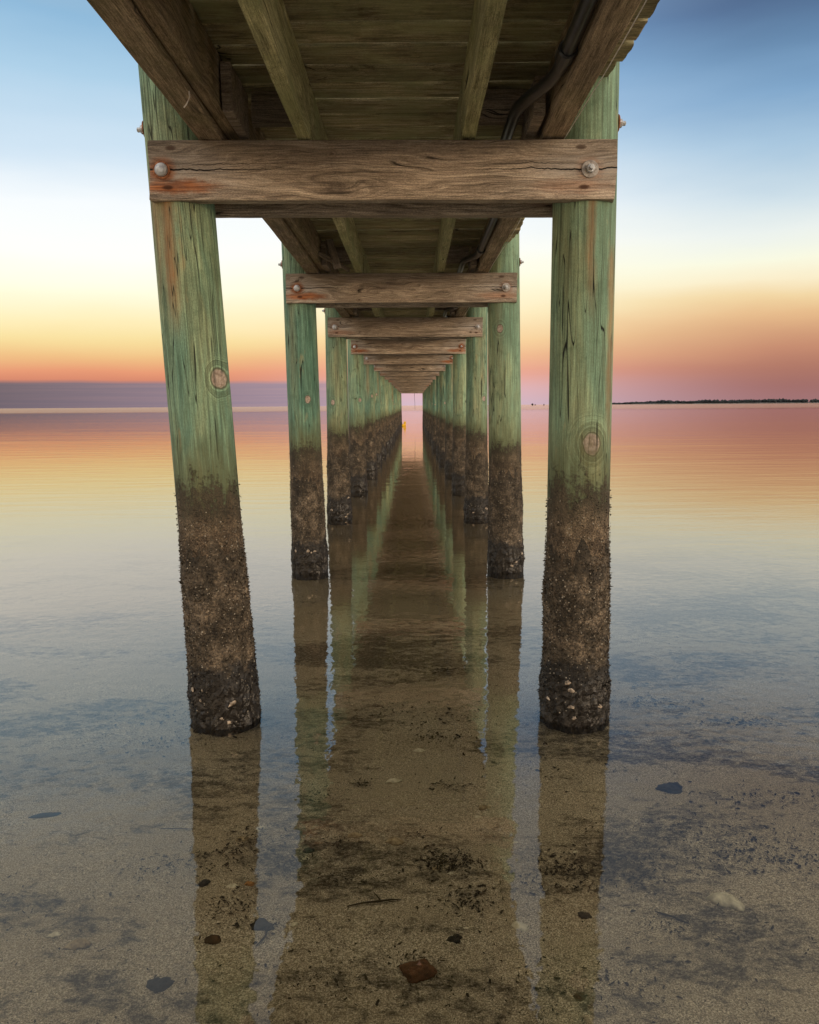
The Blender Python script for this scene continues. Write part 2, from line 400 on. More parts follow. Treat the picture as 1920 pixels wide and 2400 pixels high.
def growth_mesh(seed, nflake, nbarn, segs=72, rings=110, big=1.0):
    rg = random.Random(seed); bm = bmesh.new()
    rad = lambda a, z: .1285 + big*(.0035 + .030*max(0, mn.noise(Vector((math.cos(a)*4+seed, math.sin(a)*4, z*14)))+.08)*max(0, 1-abs(z+.03)/.075) + .013*max(0, mn.noise(Vector((math.cos(a)*7+seed, math.sin(a)*7, z*30)))-.05)*max(0, 1-abs(z-.06)/.24) + .007*max(0, mn.noise(Vector((math.cos(a)*16+seed, math.sin(a)*16, z*60))))*max(0, 1-abs(z-.06)/.24) + .006*max(0, mn.noise(Vector((math.cos(a)*3, math.sin(a)*3, z*5+seed*7)))+.25)
                 + .004*mn.noise(Vector((math.cos(a)*9, math.sin(a)*9, z*22+seed)))
                 + .003*mn.noise(Vector((math.cos(a)*22, math.sin(a)*22, z*60+seed)))) \
                 + .009*max(0, 1-abs(z-.10)/.17)*big + (.011*max(0, mn.noise(Vector((math.cos(a)*6+seed, math.sin(a)*6, z*14))) )*max(0, 1-abs(z-.1)/.2))*big
    zt = lambda a: .80 + .10*mn.noise(Vector((math.cos(a)*2.5, math.sin(a)*2.5, seed*3.3))) + .05*mn.noise(Vector((math.cos(a)*11, math.sin(a)*11, seed)))
    rr = []
    for i in range(rings+1):
        ring = []
        for k in range(segs):
            a = 2*math.pi*k/segs; top = zt(a); z = -.55 + (top+.55)*i/rings
            r = rad(a, z)
            fade = min(1, max(0, (top-z)/.30)); r = .117 + (r-.117)*(fade**.45)
            ring.append(bm.verts.new((r*math.cos(a), r*math.sin(a), z)))
        rr.append(ring)
    for i in range(rings):
        for k in range(segs):
            f = bm.faces.new((rr[i][k], rr[i][(k+1) % segs], rr[i+1][(k+1) % segs], rr[i+1][k])); f.smooth = False
    for j in range(nflake):
        a = rg.uniform(0, 2*math.pi); z = rg.triangular(-.08, 1.0, .35)
        if z > zt(a) - .05 and rg.random() < .5: continue
        r = rad(a, z) - .003
        if z > zt(a)-.2: r = .1275
        o = Vector((r*math.cos(a), r*math.sin(a), z))
        outd = Vector((math.cos(a), math.sin(a), 0)); tang = Vector((-math.sin(a), math.cos(a), 0))
        L = rg.uniform(.004, .013)*(1.5 if rg.random() < .12 else 1)*(.65 if z > .7 else 1); w = rg.uniform(.0015, .0045)
        d = (outd*rg.uniform(.35, 1) + tang*rg.uniform(-.7, .7) + Vector((0, 0, rg.uniform(-1.0, .7)))).normalized()
        s = d.cross(Vector((rg.uniform(-1, 1), rg.uniform(-1, 1), rg.uniform(-1, 1)))).normalized()*w
        v = [bm.verts.new(o - s), bm.verts.new(o + s), bm.verts.new(o + d*L*.7 + s*.7 + outd*.001), bm.verts.new(o + d*L)]
        f = bm.faces.new(v)
    return bm, rad

def barnacle_mesh(seed, n, rad):
    rg = random.Random(seed+99); bm = bmesh.new()
    for j in range(n):
        a = rg.uniform(0, 2*math.pi); z = rg.choice([rg.uniform(.2, .85), rg.uniform(.02, .95), rg.gauss(.45, .12)])
        if z < .02 or z > .93: continue
        r = rad(a, z) if z < .6 else .129
        o = Vector(((r-.001)*math.cos(a), (r-.001)*math.sin(a), z)); n_ = Vector((math.cos(a), math.sin(a), 0))
        t1 = Vector((-math.sin(a), math.cos(a), 0)); t2 = Vector((0, 0, 1)); s = rg.uniform(.0018, .0042)
        vs = []
        for q, (rr, hh) in enumerate(((1.0, 0), (.45, .9))):
            vs.append([bm.verts.new(o + (t1*math.cos(k*1.2566+q*.3) + t2*math.sin(k*1.2566+q*.3))*s*rr*rg.uniform(.8, 1.2) + n_*s*hh) for k in range(5)])
        for k in range(5): bm.faces.new((vs[0][k], vs[0][(k+1) % 5], vs[1][(k+1) % 5], vs[1][k]))
        bm.faces.new(vs[1])
    return bm

def oyster_mesh(seed, size=.03):
    """a cupped, ridged, irregular oyster valve lying in xy with its bulge up"""
    rg = random.Random(seed); bm = bmesh.new(); N = 26; rings = []
    sx, sy = size, size*rg.uniform(.55, .8)
    for i in range(8):
        t = i/7; ring = []
        for k in range(N):
            a = 2*math.pi*k/N
            w = 1 + .42*mn.noise(Vector((math.cos(a)*1.6+seed, math.sin(a)*1.6, seed))) + .24*mn.noise(Vector((math.cos(a)*5, math.sin(a)*5, seed)))
            px = sx*t*w*math.cos(a)*(1-.25*math.sin(a)) ; py = sy*t*w*math.sin(a)
            pz = size*.30*(1-t**2) + size*.16*mn.noise(Vector((t*9, math.cos(a)*3, math.sin(a)*3+seed))) - (0.02*size if i == 7 else 0)
            ring.append(bm.verts.new((px, py, pz)))
        rings.append(ring)
    for i in range(1, 7):
        for k in range(N): bm.faces.new((rings[i][k], rings[i][(k+1) % N], rings[i+1][(k+1) % N], rings[i+1][k]))
    for v in rings[0]: bm.verts.remove(v)
    bm.faces.new(rings[1])
    geom = bm.faces[:]
    r = bmesh.ops.extrude_face_region(bm, geom=geom)
    for v in [e for e in r['geom'] if isinstance(e, bmesh.types.BMVert)]: v.co.z -= size*.12
    bmesh.ops.recalc_face_normals(bm, faces=bm.faces)
    return bm

shaft_far = []
for s in range(3):
    me = bpy.data.meshes.new('pile'); b = pile_mesh(20+s, PILE_TOP, 32, 46)
    for f in b.faces: f.smooth = True
    b.to_mesh(me); b.free(); me.materials.append(M['pile']); shaft_far.append(me)
grow_far, barn_far = [], []
for s in range(3):
    b, rad = growth_mesh(40+s, 2600, 0, 40, 60)
    me = bpy.data.meshes.new('marine_growth'); b.to_mesh(me); b.free(); me.materials.append(M['hair']); grow_far.append(me)
    b = barnacle_mesh(50+s, 260, rad)
    me = bpy.data.meshes.new('barnacles'); b.to_mesh(me); b.free(); me.materials.append(M['barnacle']); barn_far.append(me)

def bolt_parts(head):
    """returns washer and bolt meshes facing -y; origin at the wood surface"""
    bw = lathe(bmesh.new(), [(.0, 0.0005), (.031, .0005), (.032, .003), (.030, .0055), (.012, .006)], 28)
    if head == 'dome':
        bb = lathe(bmesh.new(), [(.024, .0055), (.0245, .009), (.021, .015), (.013, .0195), (.005, .021)], 24)
    else:
        bb = lathe(bmesh.new(), [(.0165, .0055), (.0165, .017), (.014, .019), (.009, .0195), (.009, .031), (.007, .033)], 6)
    return bw, bb
BM = {}
for hd in ('dome', 'nut'):
    for wm in ('rusty', 'washer'):
        bw, bb = bolt_parts(hd)
        m1 = bpy.data.meshes.new('washer'); bw.to_mesh(m1); bw.free(); m1.materials.append(M[wm])
        m2 = bpy.data.meshes.new('bolt'); bb.to_mesh(m2); bb.free(); m2.materials.append(M['steel'])
        BM[hd, wm] = (m1, m2)

pidx = 0
for i, (y, L, Rr) in enumerate(bents):
    for side, (xb, xt) in ((-1, L), (1, Rr)):
        lean = math.atan((xt-xb)/2.07)
        if i < 2 or (i == 2):
            n = 100+i*2+(side > 0)
            b = pile_mesh(n, PILE_TOP)
            mat = {(0, -1): 'pile_L1', (0, 1): 'pile_R1'}.get((i, side), 'pile')
            p = link('pile', b, mat, pier, (xb, y, 0), (0, lean, 0), smooth=True)
            b, rad = growth_mesh(n, 9500 if i == 0 else 5200, 0)
            link('marine_growth', b, 'hair', p)
            b = barnacle_mesh(n, 900 if i == 0 else 600, rad); link('barnacles', b, 'barnacle', p)['kind'] = 'stuff'
            rg = random.Random(n)
            spots = {(0, -1): [(-28, .12, .011), (26, .105, .018), (6, .045, .012), (18, .025, .010), (-46, .16, .012), (-22, .165, .008)],
                     (0, 1): [(-24, .185, .015), (-17, .155, .012), (-17, .085, .014), (-12, .04, .009), (34, .08, .013), (-58, .10, .013)]}.get((i, side),
                     [(rg.uniform(-60, 60), rg.uniform(.03, .28), rg.uniform(.012, .02)) for _ in range(4)])
            for (ad, z, s) in spots:
                a = R(-90+ad); r = rad(a, z)
                link('oyster_shell', oyster_mesh(rg.randint(0, 999), s), 'oyster', p, ((r)*math.cos(a), (r)*math.sin(a), z),
                     (R(90+rg.uniform(-25, 25)), rg.uniform(-.4, .4), R(ad)+rg.uniform(-.3, .3)), smooth=True)
        else:
            p = link_mesh('pile', shaft_far[pidx % 3], pier, (xb, y, 0), (0, lean, random.uniform(-.5, .5)))
            link_mesh('marine_growth', grow_far[(pidx+1) % 3], p)
            link_mesh('barnacles', barn_far[(pidx+1) % 3], p)['kind'] = 'stuff'
        rk = random.Random(i*7+side)
        p['knot_x'] = rk.uniform(-.08, .08); p['knot_z'] = rk.choice((rk.uniform(1.05, 1.9), rk.uniform(1.0, 1.5), 1.35, 3.5))
        p['rust_x'] = rk.uniform(-.06, .06); p['rust'] = rk.choice((0.0, .15, .35, .7))
        # through bolt showing on the outer side of the pile
        if i < 6:
            m1, m2 = BM['nut', 'rusty']
            for me, nm in ((m1, 'washer'), (m2, 'bolt')):
                link_mesh(nm, me, p, (side*.119, 0, 2.365), (0, 0, -p.rotation_euler.z + (R(90) if side > 0 else R(-90))))
        pidx += 1

# ---- cross beams: a pair on every bent, bolted to both sides of the piles
rust_tab = {0: (1.0, .35), 1: (1.0, .45), 2: (.45, .15), 3: (.9, .9), 4: (.15, 1.0), 5: (.5, .1)}
beam_far = None
for i, (y, L, Rr) in enumerate(bents):
    dr = .0016*(y-3.2) if y > 0 else 0
    x0, x1 = -.935+dr, .79+dr
    if i == 0: x0, x1 = -.967, .763
    if i == 1: x0, x1 = -.928, .788
    if i == 2: x0, x1 = -.930, .796
    if i == 3: x0, x1 = -.898, .81
    cx, lx = (x0+x1)/2, x1-x0
    zc = (BEAM_LO+BEAM_HI)/2; tilt = (.007 if i == 0 else random.uniform(.002, .007))
    for side in (-1, 1):
        yb = y + side*.108
        nx = 60 if i < 3 else 16
        b = timber(lx, .058, BEAM_HI-BEAM_LO, i*2+side+5, nx, .0022 if i < 3 else .003, .006)
        o = link('cross_beam', b, 'beam', pier, (cx, yb, zc-(.004 if side > 0 else 0)), (0, tilt if i > 0 else .006, 0), smooth=False)
        bl, br = (L[0]+(L[1]-L[0])) - cx, Rr[1] - cx
        if i == 0: bl, br = -.92-cx, .665-cx
        rl, rr_ = rust_tab.get(i, (random.uniform(.1, .7), random.uniform(.1, .7)))
        if side > 0: rl = rr_ = .3
        o['bolt_left'] = float(bl); o['bolt_right'] = float(br); o['rust_left'] = float(rl); o['rust_right'] = float(rr_)
        if i < 12:
            for bx, rs in ((bl, rl), (br, rr_)):
                hd = 'dome' if bx < 0 else 'nut'
                m1, m2 = BM[hd, 'rusty' if rs > .6 else 'washer']
                rot = (0, random.uniform(0, 1), 0) if side < 0 else (0, random.uniform(0, 1), math.pi)
                for me, nm in ((m1, 'washer'), (m2, 'bolt')):
                    link_mesh(nm, me, o, (bx, side*.029, 0), rot)

# ---- stringers (doubled, outer edge of the deck) and inner joists, in two bay lengths
BX = -.105
def ydrift(y): return .0016*(y-3.2)
def long_board(name, mat, x, z, w, h, y0, y1, seed):
    b = timber(y1-y0-.004, w, h, seed, max(8, int((y1-y0)*7)), .0025, .004)
    bmesh.ops.rotate(b, verts=b.verts, cent=(0, 0, 0), matrix=Matrix.Rotation(R(90), 3, 'Z'))
    ym = (y0+y1)/2
    return link(name, b, mat, pier, (x+ydrift(ym), ym, z), (0, 0, -.0016))
zlo = BEAM_HI+.006
splices = [-2.6] + [3.2+k*2*SP for k in range(0, 9)]
splices[-1] = 3.2+16*SP+.35
hs = PIER_TOP-zlo-.004
for k in range(len(splices)-1):
    a, b_ = splices[k], splices[k+1]
    long_board('stringer', 'stringer', -.737, zlo+hs/2, .088, hs, a, b_, 200+k)
    long_board('stringer', 'stringer', -.665, zlo+hs/2+.012, .046, hs-.026, a, b_, 230+k)
    long_board('stringer', 'stringer', .532, zlo+hs/2, .082, hs, a, b_, 260+k)
sp2 = [-2.6, 3.2-.12] + [3.2+SP*(1+2*k) for k in range(0, 8)] + [3.2+16*SP+.35]
for k in range(len(sp2)-1):
    a, b_ = sp2[k], sp2[k+1]
    jj = random.uniform(-.008, .008)
    long_board('joist', 'joist', -.392+jj, zlo+hs/2, .05, hs, a, b_, 300+k)
    long_board('joist', 'joist', .218-jj, zlo+hs/2, .05, hs, a, b_, 330+k)

# ---- deck boards
yb = -2.6; boards = []
rg = random.Random(5)
yend = 3.2+16*SP+.40
while yb < yend:
    w = rg.choice((.138, .14, .141, .139)); boards.append((yb, w)); yb += w + rg.uniform(.012, .019)
vis = [q for q in boards if q[0] > 1.9]
near_boards = set(id(q) for q in vis[:100])
rest = bmesh.new()
def append(dst, src, mat4):
    me = bpy.data.meshes.new('tmp'); src.to_mesh(me); src.free(); me.transform(mat4); dst.from_mesh(me); bpy.data.meshes.remove(me)
board_meshes = []
for q, (yy, w) in enumerate(boards):
    l0, l1 = -.925+rg.uniform(-.006, .006), .742+rg.uniform(-.012, .016)
    cx = (l0+l1)/2+ydrift(yy); zc = PIER_TOP+.019+rg.uniform(0, .007); tw = rg.uniform(-.002, .002)
    if id(boards[q]) in near_boards:
        b = timber(l1-l0, w, .038, q, 14 if yy < 8 else 6, .0026, .009)
        link('deck_board', b, 'deck', pier, (cx, yy+w/2, zc), (rg.uniform(-.01, .01), tw, rg.uniform(-.0015, .0015)))
    else:
        b = timber(l1-l0, w, .038, q, 3, .002, .005)
        append(rest, b, Matrix.Translation((cx, yy+w/2, zc)))
o = link('deck_board', rest, 'deck', pier); o['kind'] = 'stuff'

# ---- blocks nailed beside the stringers at the bents
for i in range(7):
    y, L, Rr = bents[i]
    d = ydrift(y)
    long_board('blocking', 'block', -.618, 2.37, .036, .16, y-.42+random.uniform(-.05, .1), y-.09, 400+i)
    long_board('blocking', 'block', .452, 2.36, .04, .13, y-.30, y+.02, 420+i)
    for (xa, xb_) in ((-.60, -.42), (.25, .43)):
        b = timber(abs(xb_-xa), .038, .12, 440+i, 6, .0015)
        link('blocking', b, 'block', pier, ((xa+xb_)/2+d, y-.02, 2.42), (0, 0, 0))

# a split brace and a torn sliver hanging at the second bent
b = timber(.62, .016, .03, 501, 10, .002)
link('brace', b, 'block', pier, (-.60, 5.72, 2.335), (R(10), R(8), R(62)))
b = timber(.20, .014, .055, 502, 8, .006)
link('splinter', b, 'block', pier, (-.548, 5.80, 2.37), (0, R(72), R(20)))
# dried stem caught in the groove of the front left stringer
b = tube(bmesh.new(), [(0, 0, 0), (.004, -.01, -.02), (-.004, -.02, -.045), (-.012, -.022, -.055)], .0022, 6)
link('dry_stem', b, 'wire', pier, (-.690, 2.62, zlo+.0))

# ---- conduit along the right stringer and its couplings
pts = []
zc = 2.335
def cpath(y):
    # straight against the stringer, swinging inward and up to pass above the beams
    k = min(abs(y-b_[0]) for b_ in bents)
    t = max(0, min(1, (.62-k)/.42)); t = t*t*(3-2*t)
    return (.462 - .085*t + ydrift(y), y, 2.322 + .012*t)
n = int((3.2+16*SP+2.6)/.06)
for k in range(n+1):
    pts.append(cpath(-2.6 + k*.06))
cond = link('conduit', tube(bmesh.new(), pts, .0215, 12), 'pvc', pier, smooth=True)
for i in range(5):
    for off in (-.72, .60):
        y = bents[i][0]+off
        p = cpath(y)
        link('coupling', tube(bmesh.new(), [(0, -.035, 0), (0, -.03, 0), (0, .03, 0), (0, .035, 0)], [.024, .029, .029, .024], 14), 'pvc', cond, p, smooth=False)

# ---- thin pale wire along the lower outer edge of the right stringer
pts = []
k = -2.5
while k < 3.2+15*SP:
    kk = min(abs(k-b_[0]) for b_ in bents)
    t = max(0, 1-kk/.55)
    pts.append((.575+ydrift(k)+.004*math.sin(k*3.1)-.0*t, k, zlo-.0035 - .010*(math.sin(k*1.06-.3)**2)*(1-t) if t == 0 else zlo-.0035 + .004*t)); k += .12
link('wire', tube(bmesh.new(), pts, .0016, 5), 'wire', pier, smooth=True)

# ------------------------------------------------------------------ sea bed and water
def bed(y): return -(.010 + .0062*max(y, 0)) if y < 60 else max(-3.5, -.382-(y-60)*.02)
bm = bmesh.new()
xs = [-6000, -1500, -300, -80, -30] + [-12+.25*k for k in range(97)] + [30, 80, 300, 1500, 6000]
ys = [-300, -60, -15, -6, -3, -1] + [0+.12*k for k in range(75)] + [9+.5*k for k in range(103)] + [70, 100, 200, 500, 1500, 6000]
grid = []
for yv in ys:
    row = []
    for xv in xs:
        zz = bed(yv)
        if abs(xv) < 12.1 and yv < 60: zz += .006*mn.noise(Vector((xv*.7, yv*.9, 3))) + .0035*mn.noise(Vector((xv*2.6, yv*5.0, 8)))
        row.append(bm.verts.new((xv, yv, zz)))
    grid.append(row)
for i in range(len(ys)-1):
    for j in range(len(xs)-1): bm.faces.new((grid[i][j], grid[i][j+1], grid[i+1][j+1], grid[i+1][j]))
m, T, out = material('sandy_bottom')
geo = T.new('ShaderNodeNewGeometry').outputs['Position']
x, y, z = T.sep(geo)
g1 = T.noise(geo, 260.0, 2, .8); g2 = T.noise(geo, 120.0, 3, .65)
big = T.noise(T.comb(T.m('MULTIPLY', x, .8), y, 0.0), 1.3, 4, .6, .4)
c = T.ramp(g1, [(.34, (.10, .09, .068)), (.5, (.375, .338, .26)), (.66, (.84, .79, .68))])
k = T.rng(g2, .3, .7, .72, 1.25)
c = T.mix(1.0, c, T.comb(k, k, k), 'MULTIPLY')
c = T.mix(T.rng(big, .38, .7, 0, .5), c, (.27, .225, .15))
# dark organic silt: drawn out patches broken up by a finer noise
p1 = T.noise(T.comb(T.m('MULTIPLY', x, .75), T.m('MULTIPLY', y, 1.25), 11.0), 1.5, 3, .6, .6)
p2 = T.noise(T.comb(T.m('MULTIPLY', x, .7), T.m('MULTIPLY', y, 1.2), 1.0), 21.0, 5, .72, .5)
p3 = T.noise(T.comb(x, T.m('MULTIPLY', y, 1.4), 7.0), 60.0, 3, .7)
s1 = T.m('ADD', p1, T.m('MULTIPLY', T.rng(x, .5, 1.6), .09))
s2 = T.m('ADD', T.m('MULTIPLY', s1, .75), T.m('MULTIPLY', p2, .62))
silt = T.m('MULTIPLY', T.rng(s2, .69, .80, 0.0, .9), T.rng(p3, .32, .56, .3, 1.0))
spk = T.m('MULTIPLY', T.rng(T.voro(T.comb(x, T.m('MULTIPLY', y, 1.3), 0.0), 42.0), .10, .2, .8, 0.0), T.rng(p2, .46, .6))
c = T.mix(silt, c, (.026, .023, .018)); c = T.mix(spk, c, (.03, .026, .02))
# painted shade: browner, darker sand farther out, where less light reaches under the pier
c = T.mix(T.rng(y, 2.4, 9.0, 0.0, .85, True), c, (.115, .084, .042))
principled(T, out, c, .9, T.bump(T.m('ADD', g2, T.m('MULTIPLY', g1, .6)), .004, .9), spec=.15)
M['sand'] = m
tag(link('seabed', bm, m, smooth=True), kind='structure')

m, T, out = material('calm_sea_water')
geo = T.new('ShaderNodeNewGeometry').outputs['Position']
x, y, z = T.sep(geo)
tx = T.m('ADD', x, T.m('MULTIPLY', y, .18)); ty = T.m('SUBTRACT', y, T.m('MULTIPLY', x, .05))
w1 = T.noise(T.comb(x, T.m('MULTIPLY', y, 1.0), 0.0), 13.0, 2, .5)
w2 = T.noise(T.comb(T.m('MULTIPLY', x, .22), ty, 2.0), 2.6, 3, .5, .3)
w3 = T.noise(T.comb(T.m('MULTIPLY', x, .08), ty, 5.0), .9, 3, .55, .2)
patch = T.rng(T.noise(T.comb(T.m('MULTIPLY', x, .03), T.m('MULTIPLY', y, .10), 9.0), 1.0, 2), .42, .62)
n1 = T.bump(w1, .0010, 1.0)
n2 = T.bump(T.m('MULTIPLY', w2, T.rng(y, 5.0, 14.0, .15, 1.0)), .0050, 1.0, n1)
n3 = T.bump(T.m('MULTIPLY', w3, T.m('MULTIPLY', patch, T.rng(y, 9.0, 26.0, 0.0, 1.0))), .013, 1.0, n2)
far = T.rng(T.m('ADD', y, T.m('MULTIPLY', T.noise(T.comb(T.m('MULTIPLY', x, .01), T.m('MULTIPLY', y, .02), 0.0), 1.0, 2), 40.0)), 140.0, 260.0, 0.0, 1.0, True)
fr = T.new('ShaderNodeFresnel'); T.put(fr, 'IOR', 1.36); T.put(fr, 'Normal', n3)
gl = T.new('ShaderNodeBsdfGlossy'); gl.distribution = 'GGX'
T.put(gl, 'Roughness', T.m('MULTIPLY', far, .10)); T.put(gl, 'Normal', n3); T.put(gl, 'Color', T.mix(far, (.98, .94, .885), (.90, .87, .83)))
tr = T.new('ShaderNodeBsdfTransparent'); T.put(tr, 'Color', (.94, .89, .77))
mx = T.new('ShaderNodeMixShader')
T.put(mx, 0, T.m('POWER', fr.outputs[0], .71)); T.l.new(tr.outputs[0], mx.inputs[1]); T.l.new(gl.outputs[0], mx.inputs[2])
T.l.new(mx.outputs[0], out.inputs[0])
M['water'] = m
bm = bmesh.new()
vs = [bm.verts.new(p) for p in ((-6000, -300, 0), (6000, -300, 0), (6000, 6000, 0), (-6000, 6000, 0))]
bm.faces.new(vs)
tag(link('water', bm, m), kind='structure')

# ------------------------------------------------------------------ stones, shells, twigs, weed on the bottom
KB = .930
def stone_mesh(seed, sx, sy, sz, rough=.28, sub=4):
    bm = bmesh.new(); bmesh.ops.create_icosphere(bm, subdivisions=sub, radius=1.0)
    for v in bm.verts:
        p = v.co.copy()
        d = 1 + rough*mn.noise(p*1.1+Vector((seed, 0, 0))) + rough*.45*mn.noise(p*2.6+Vector((0, seed, 0))) + rough*.22*mn.noise(p*7+Vector((0, 0, seed))) - rough*.35*abs(mn.noise(p*1.9+Vector((seed, 5, 0))))
        # facets
        q = p.normalized()
        v.co = Vector((q.x*sx*d, q.y*sy*d, q.z*sz*d))
    return bm
def stone(name, mat, x, y, sx, sy, sz, rot, seed, label, rough=.28, cat='stone', group=None, lift=.25):
    o = link(name, stone_mesh(seed, sx, sy, sz, rough), mat, None, (x*KB, y*KB, bed(y)+sz*lift), (0, 0, R(rot)), smooth=True)
    tag(o, label, cat, group); return o
def shell(mat, x, y, size, rot, seed, label, tiltx=0, name='shell', cat='shell', group=None):
    o = link(name, oyster_mesh(seed, size), mat, None, (x*KB, y*KB, bed(y)+size*.15), (tiltx, 0, R(rot)), smooth=True)
    tag(o, label, cat, group); return o

GS = 'stones lying on the sandy bottom'; GH = 'shells lying on the sandy bottom'
stone('stone', 'rock_red', .008, 1.82, .040, .032, .017, 15, 3, 'reddish brown angular stone lying alone nearest the camera on the sand', .34, group=GS)
stone('stone', 'rock_dark', -.632, 1.78, .028, .022, .012, 20, 7, 'black pointed stone on the sand at the lower left', .45, group=GS)
stone('stone', 'rock_umber', -.545, 1.945, .021, .015, .010, 0, 8, 'dark umber flat oval stone within the reflection of the left front pile', .2, group=GS)
stone('stone', 'rock_slate', -.425, 2.005, .030, .020, .010, -10, 9, 'blurred slate stone straddling the edge of the left pile reflection', .4, group=GS)
stone('stone', 'rock_dark', -.342, 2.378, .017, .012, .008, 5, 10, 'small round black stone with a pale shell chip below it', .12, group=GS)
stone('stone', 'rock_slate', .952, 2.775, .042, .034, .019, 10, 12, 'large blue black blocky stone out to the right of the right front pile', .38, group=GS)
stone('stone', 'rock_dark', -1.30, 2.61, .048, .015, .008, 12, 13, 'long flat dark stone at the left edge of the view', .25, group=GS)
stone('stone', 'rock_dark', .105, 1.945, .018, .015, .006, 40, 15, 'small dark star shaped stone above the reddish stone to its right', .7, group=GS)
stone('stone', 'rock_orange', -.497, 2.20, .013, .010, .007, 0, 17, 'small orange brown chip beside pale shell bits in the left pile reflection', .35, group=GS)
stone('stone', 'rock_slate', -.635, 2.20, .018, .012, .008, 30, 18, 'small slate stone at the left edge of the left pile reflection', .35, group=GS)
stone('stone', 'rock_umber', .395, 1.73, .014, .012, .006, 30, 19, 'small dark brown stone at the bottom right of the pier reflection', .35, group=GS)
stone('stone', 'rock_slate', .475, 2.04, .018, .014, .006, 0, 21, 'dull grey pebble between the right pile reflection and the dark seaweed bits', .3, group=GS)

shell('shell_white', -.078, 2.857, .026, 10, 31, 'bright white shell lying in the middle under the pier', group=GH)
shell('shell_white', .022, 3.13, .022, -10, 32, 'thin white shell farthest out in the middle under the pier', group=GH)
shell('shell_tan', .247, 2.65, .021, 25, 33, 'round tan shell by the right side of the pier reflection', group=GH)
shell('shell_white', .222, 2.585, .012, 10, 34, 'tiny white shell chip just left of the round tan shell', group=GH)
shell('shell_white', .893, 2.098, .045, -35, 35, 'largest pale oyster shell lying on the open sand at the right', group=GH)
shell('shell_white', .288, 1.995, .024, -35, 36, 'narrow cream shell pointing at the foot of the bright right reflection', group=GH)
shell('shell_tan', -.065, 2.43, .026, -12, 37, 'tan broken half shell in the middle of the pier reflection', group=GH)
shell('shell_tan', -.20, 2.47, .020, 8, 38, 'tan shell with white chips left of the broken half shell', group=GH)
shell('shell_white', -.345, 2.335, .011, 0, 39, 'pale chip just below the small round black stone', group=GH)
shell('shell_white', -.523, 2.51, .021, 30, 40, 'pale curled shell farthest out in the left pile reflection', group=GH)
shell('shell_tan', -.572, 2.45, .020, -5, 41, 'flat tan shell with a dark edge in the left pile reflection', group=GH)
shell('shell_white', -.545, 2.19, .014, 0, 42, 'white chip left of the orange brown stone chip', group=GH)
shell('shell_white', -.98, 1.97, .016, 15, 43, 'small bright white shell at the far left of the sand', group=GH)
shell('shell_tan', -.90, 1.93, .028, 10, 44, 'pale worn shell right of the small bright white shell', group=GH)
shell('shell_white', .80, 2.22, .010, 10, 45, 'tiny bright white shell left above the largest oyster shell', group=GH)
shell('shell_white', .33, 2.42, .009, 10, 46, 'tiny pale shell at the left edge of the right pile reflection', group=GH)
shell('shell_white', .515, 2.36, .012, 10, 47, 'pale shell chip on the right edge of the right pile reflection', group=GH)
shell('shell_tan', .065, 2.275, .013, 0, 48, 'small orange tan shell at the left of the dark weed patch', group=GH)
shell('shell_white', .11, 2.25, .008, 0, 49, 'tiny white shell lying in the dark weed patch', group=GH)
shell('shell_white', -.335, 2.01, .012, 60, 50, 'white chip at the tip of the bright left reflection', group=GH)
shell('shell_white', .14, 1.99, .009, 0, 51, 'thin white chip above the small star shaped stone', group=GH)

b = bmesh.new()
tube(b, [(-.072, -.012, 0), (-.03, -.004, .004), (.01, .001, .005), (.045, .010, .004), (.072, .014, 0)], [.0015, .0024, .003, .0022, .0012], 6)
tube(b, [(.018, .002, .004), (.006, .022, .007), (-.004, .036, .009)], [.0024, .0018, .001], 6)
tube(b, [(.030, .006, .004), (.050, -.004, .006)], [.0018, .001], 6)
tag(link('twig', b, 'twig', None, (-.109, 1.951, bed(2.06)+.004)), 'thin dark forked twig lying in the middle of the pier reflection', 'twig')
b = bmesh.new()
tube(b, [(-.05, .004, 0), (-.02, 0, .003), (.03, -.003, .003), (.06, 0, 0)], [.001, .0016, .0016, .001], 6)
tag(link('twig', b, 'twig', None, (-.756, 2.334, bed(2.47)+.004)), 'thin straight twig left of the left pile reflection', 'twig')
b = bmesh.new()
tube(b, [(-.035, .02, 0), (-.012, .004, .004), (.006, .0, .004), (.02, -.012, .004), (.045, -.016, 0)], [.001, .003, .0022, .003, .001], 6)
tag(link('twig', b, 'twig', None, (.66, 1.885, bed(1.995)+.004), (0, 0, R(-10))), 'short thick black twig on the sand below the largest oyster shell', 'twig')
b = bmesh.new()
tube(b, [(-.01, -.045, 0), (-.008, -.01, .004), (-.022, .02, .004), (-.015, .05, 0)], [.0015, .003, .003, .0015], 6)
tag(link('twig', b, 'twig', None, (-.364, 1.82, bed(1.925)+.004), (0, 0, R(-25))), 'dark bent twig at the tip of the bright left reflection', 'twig')

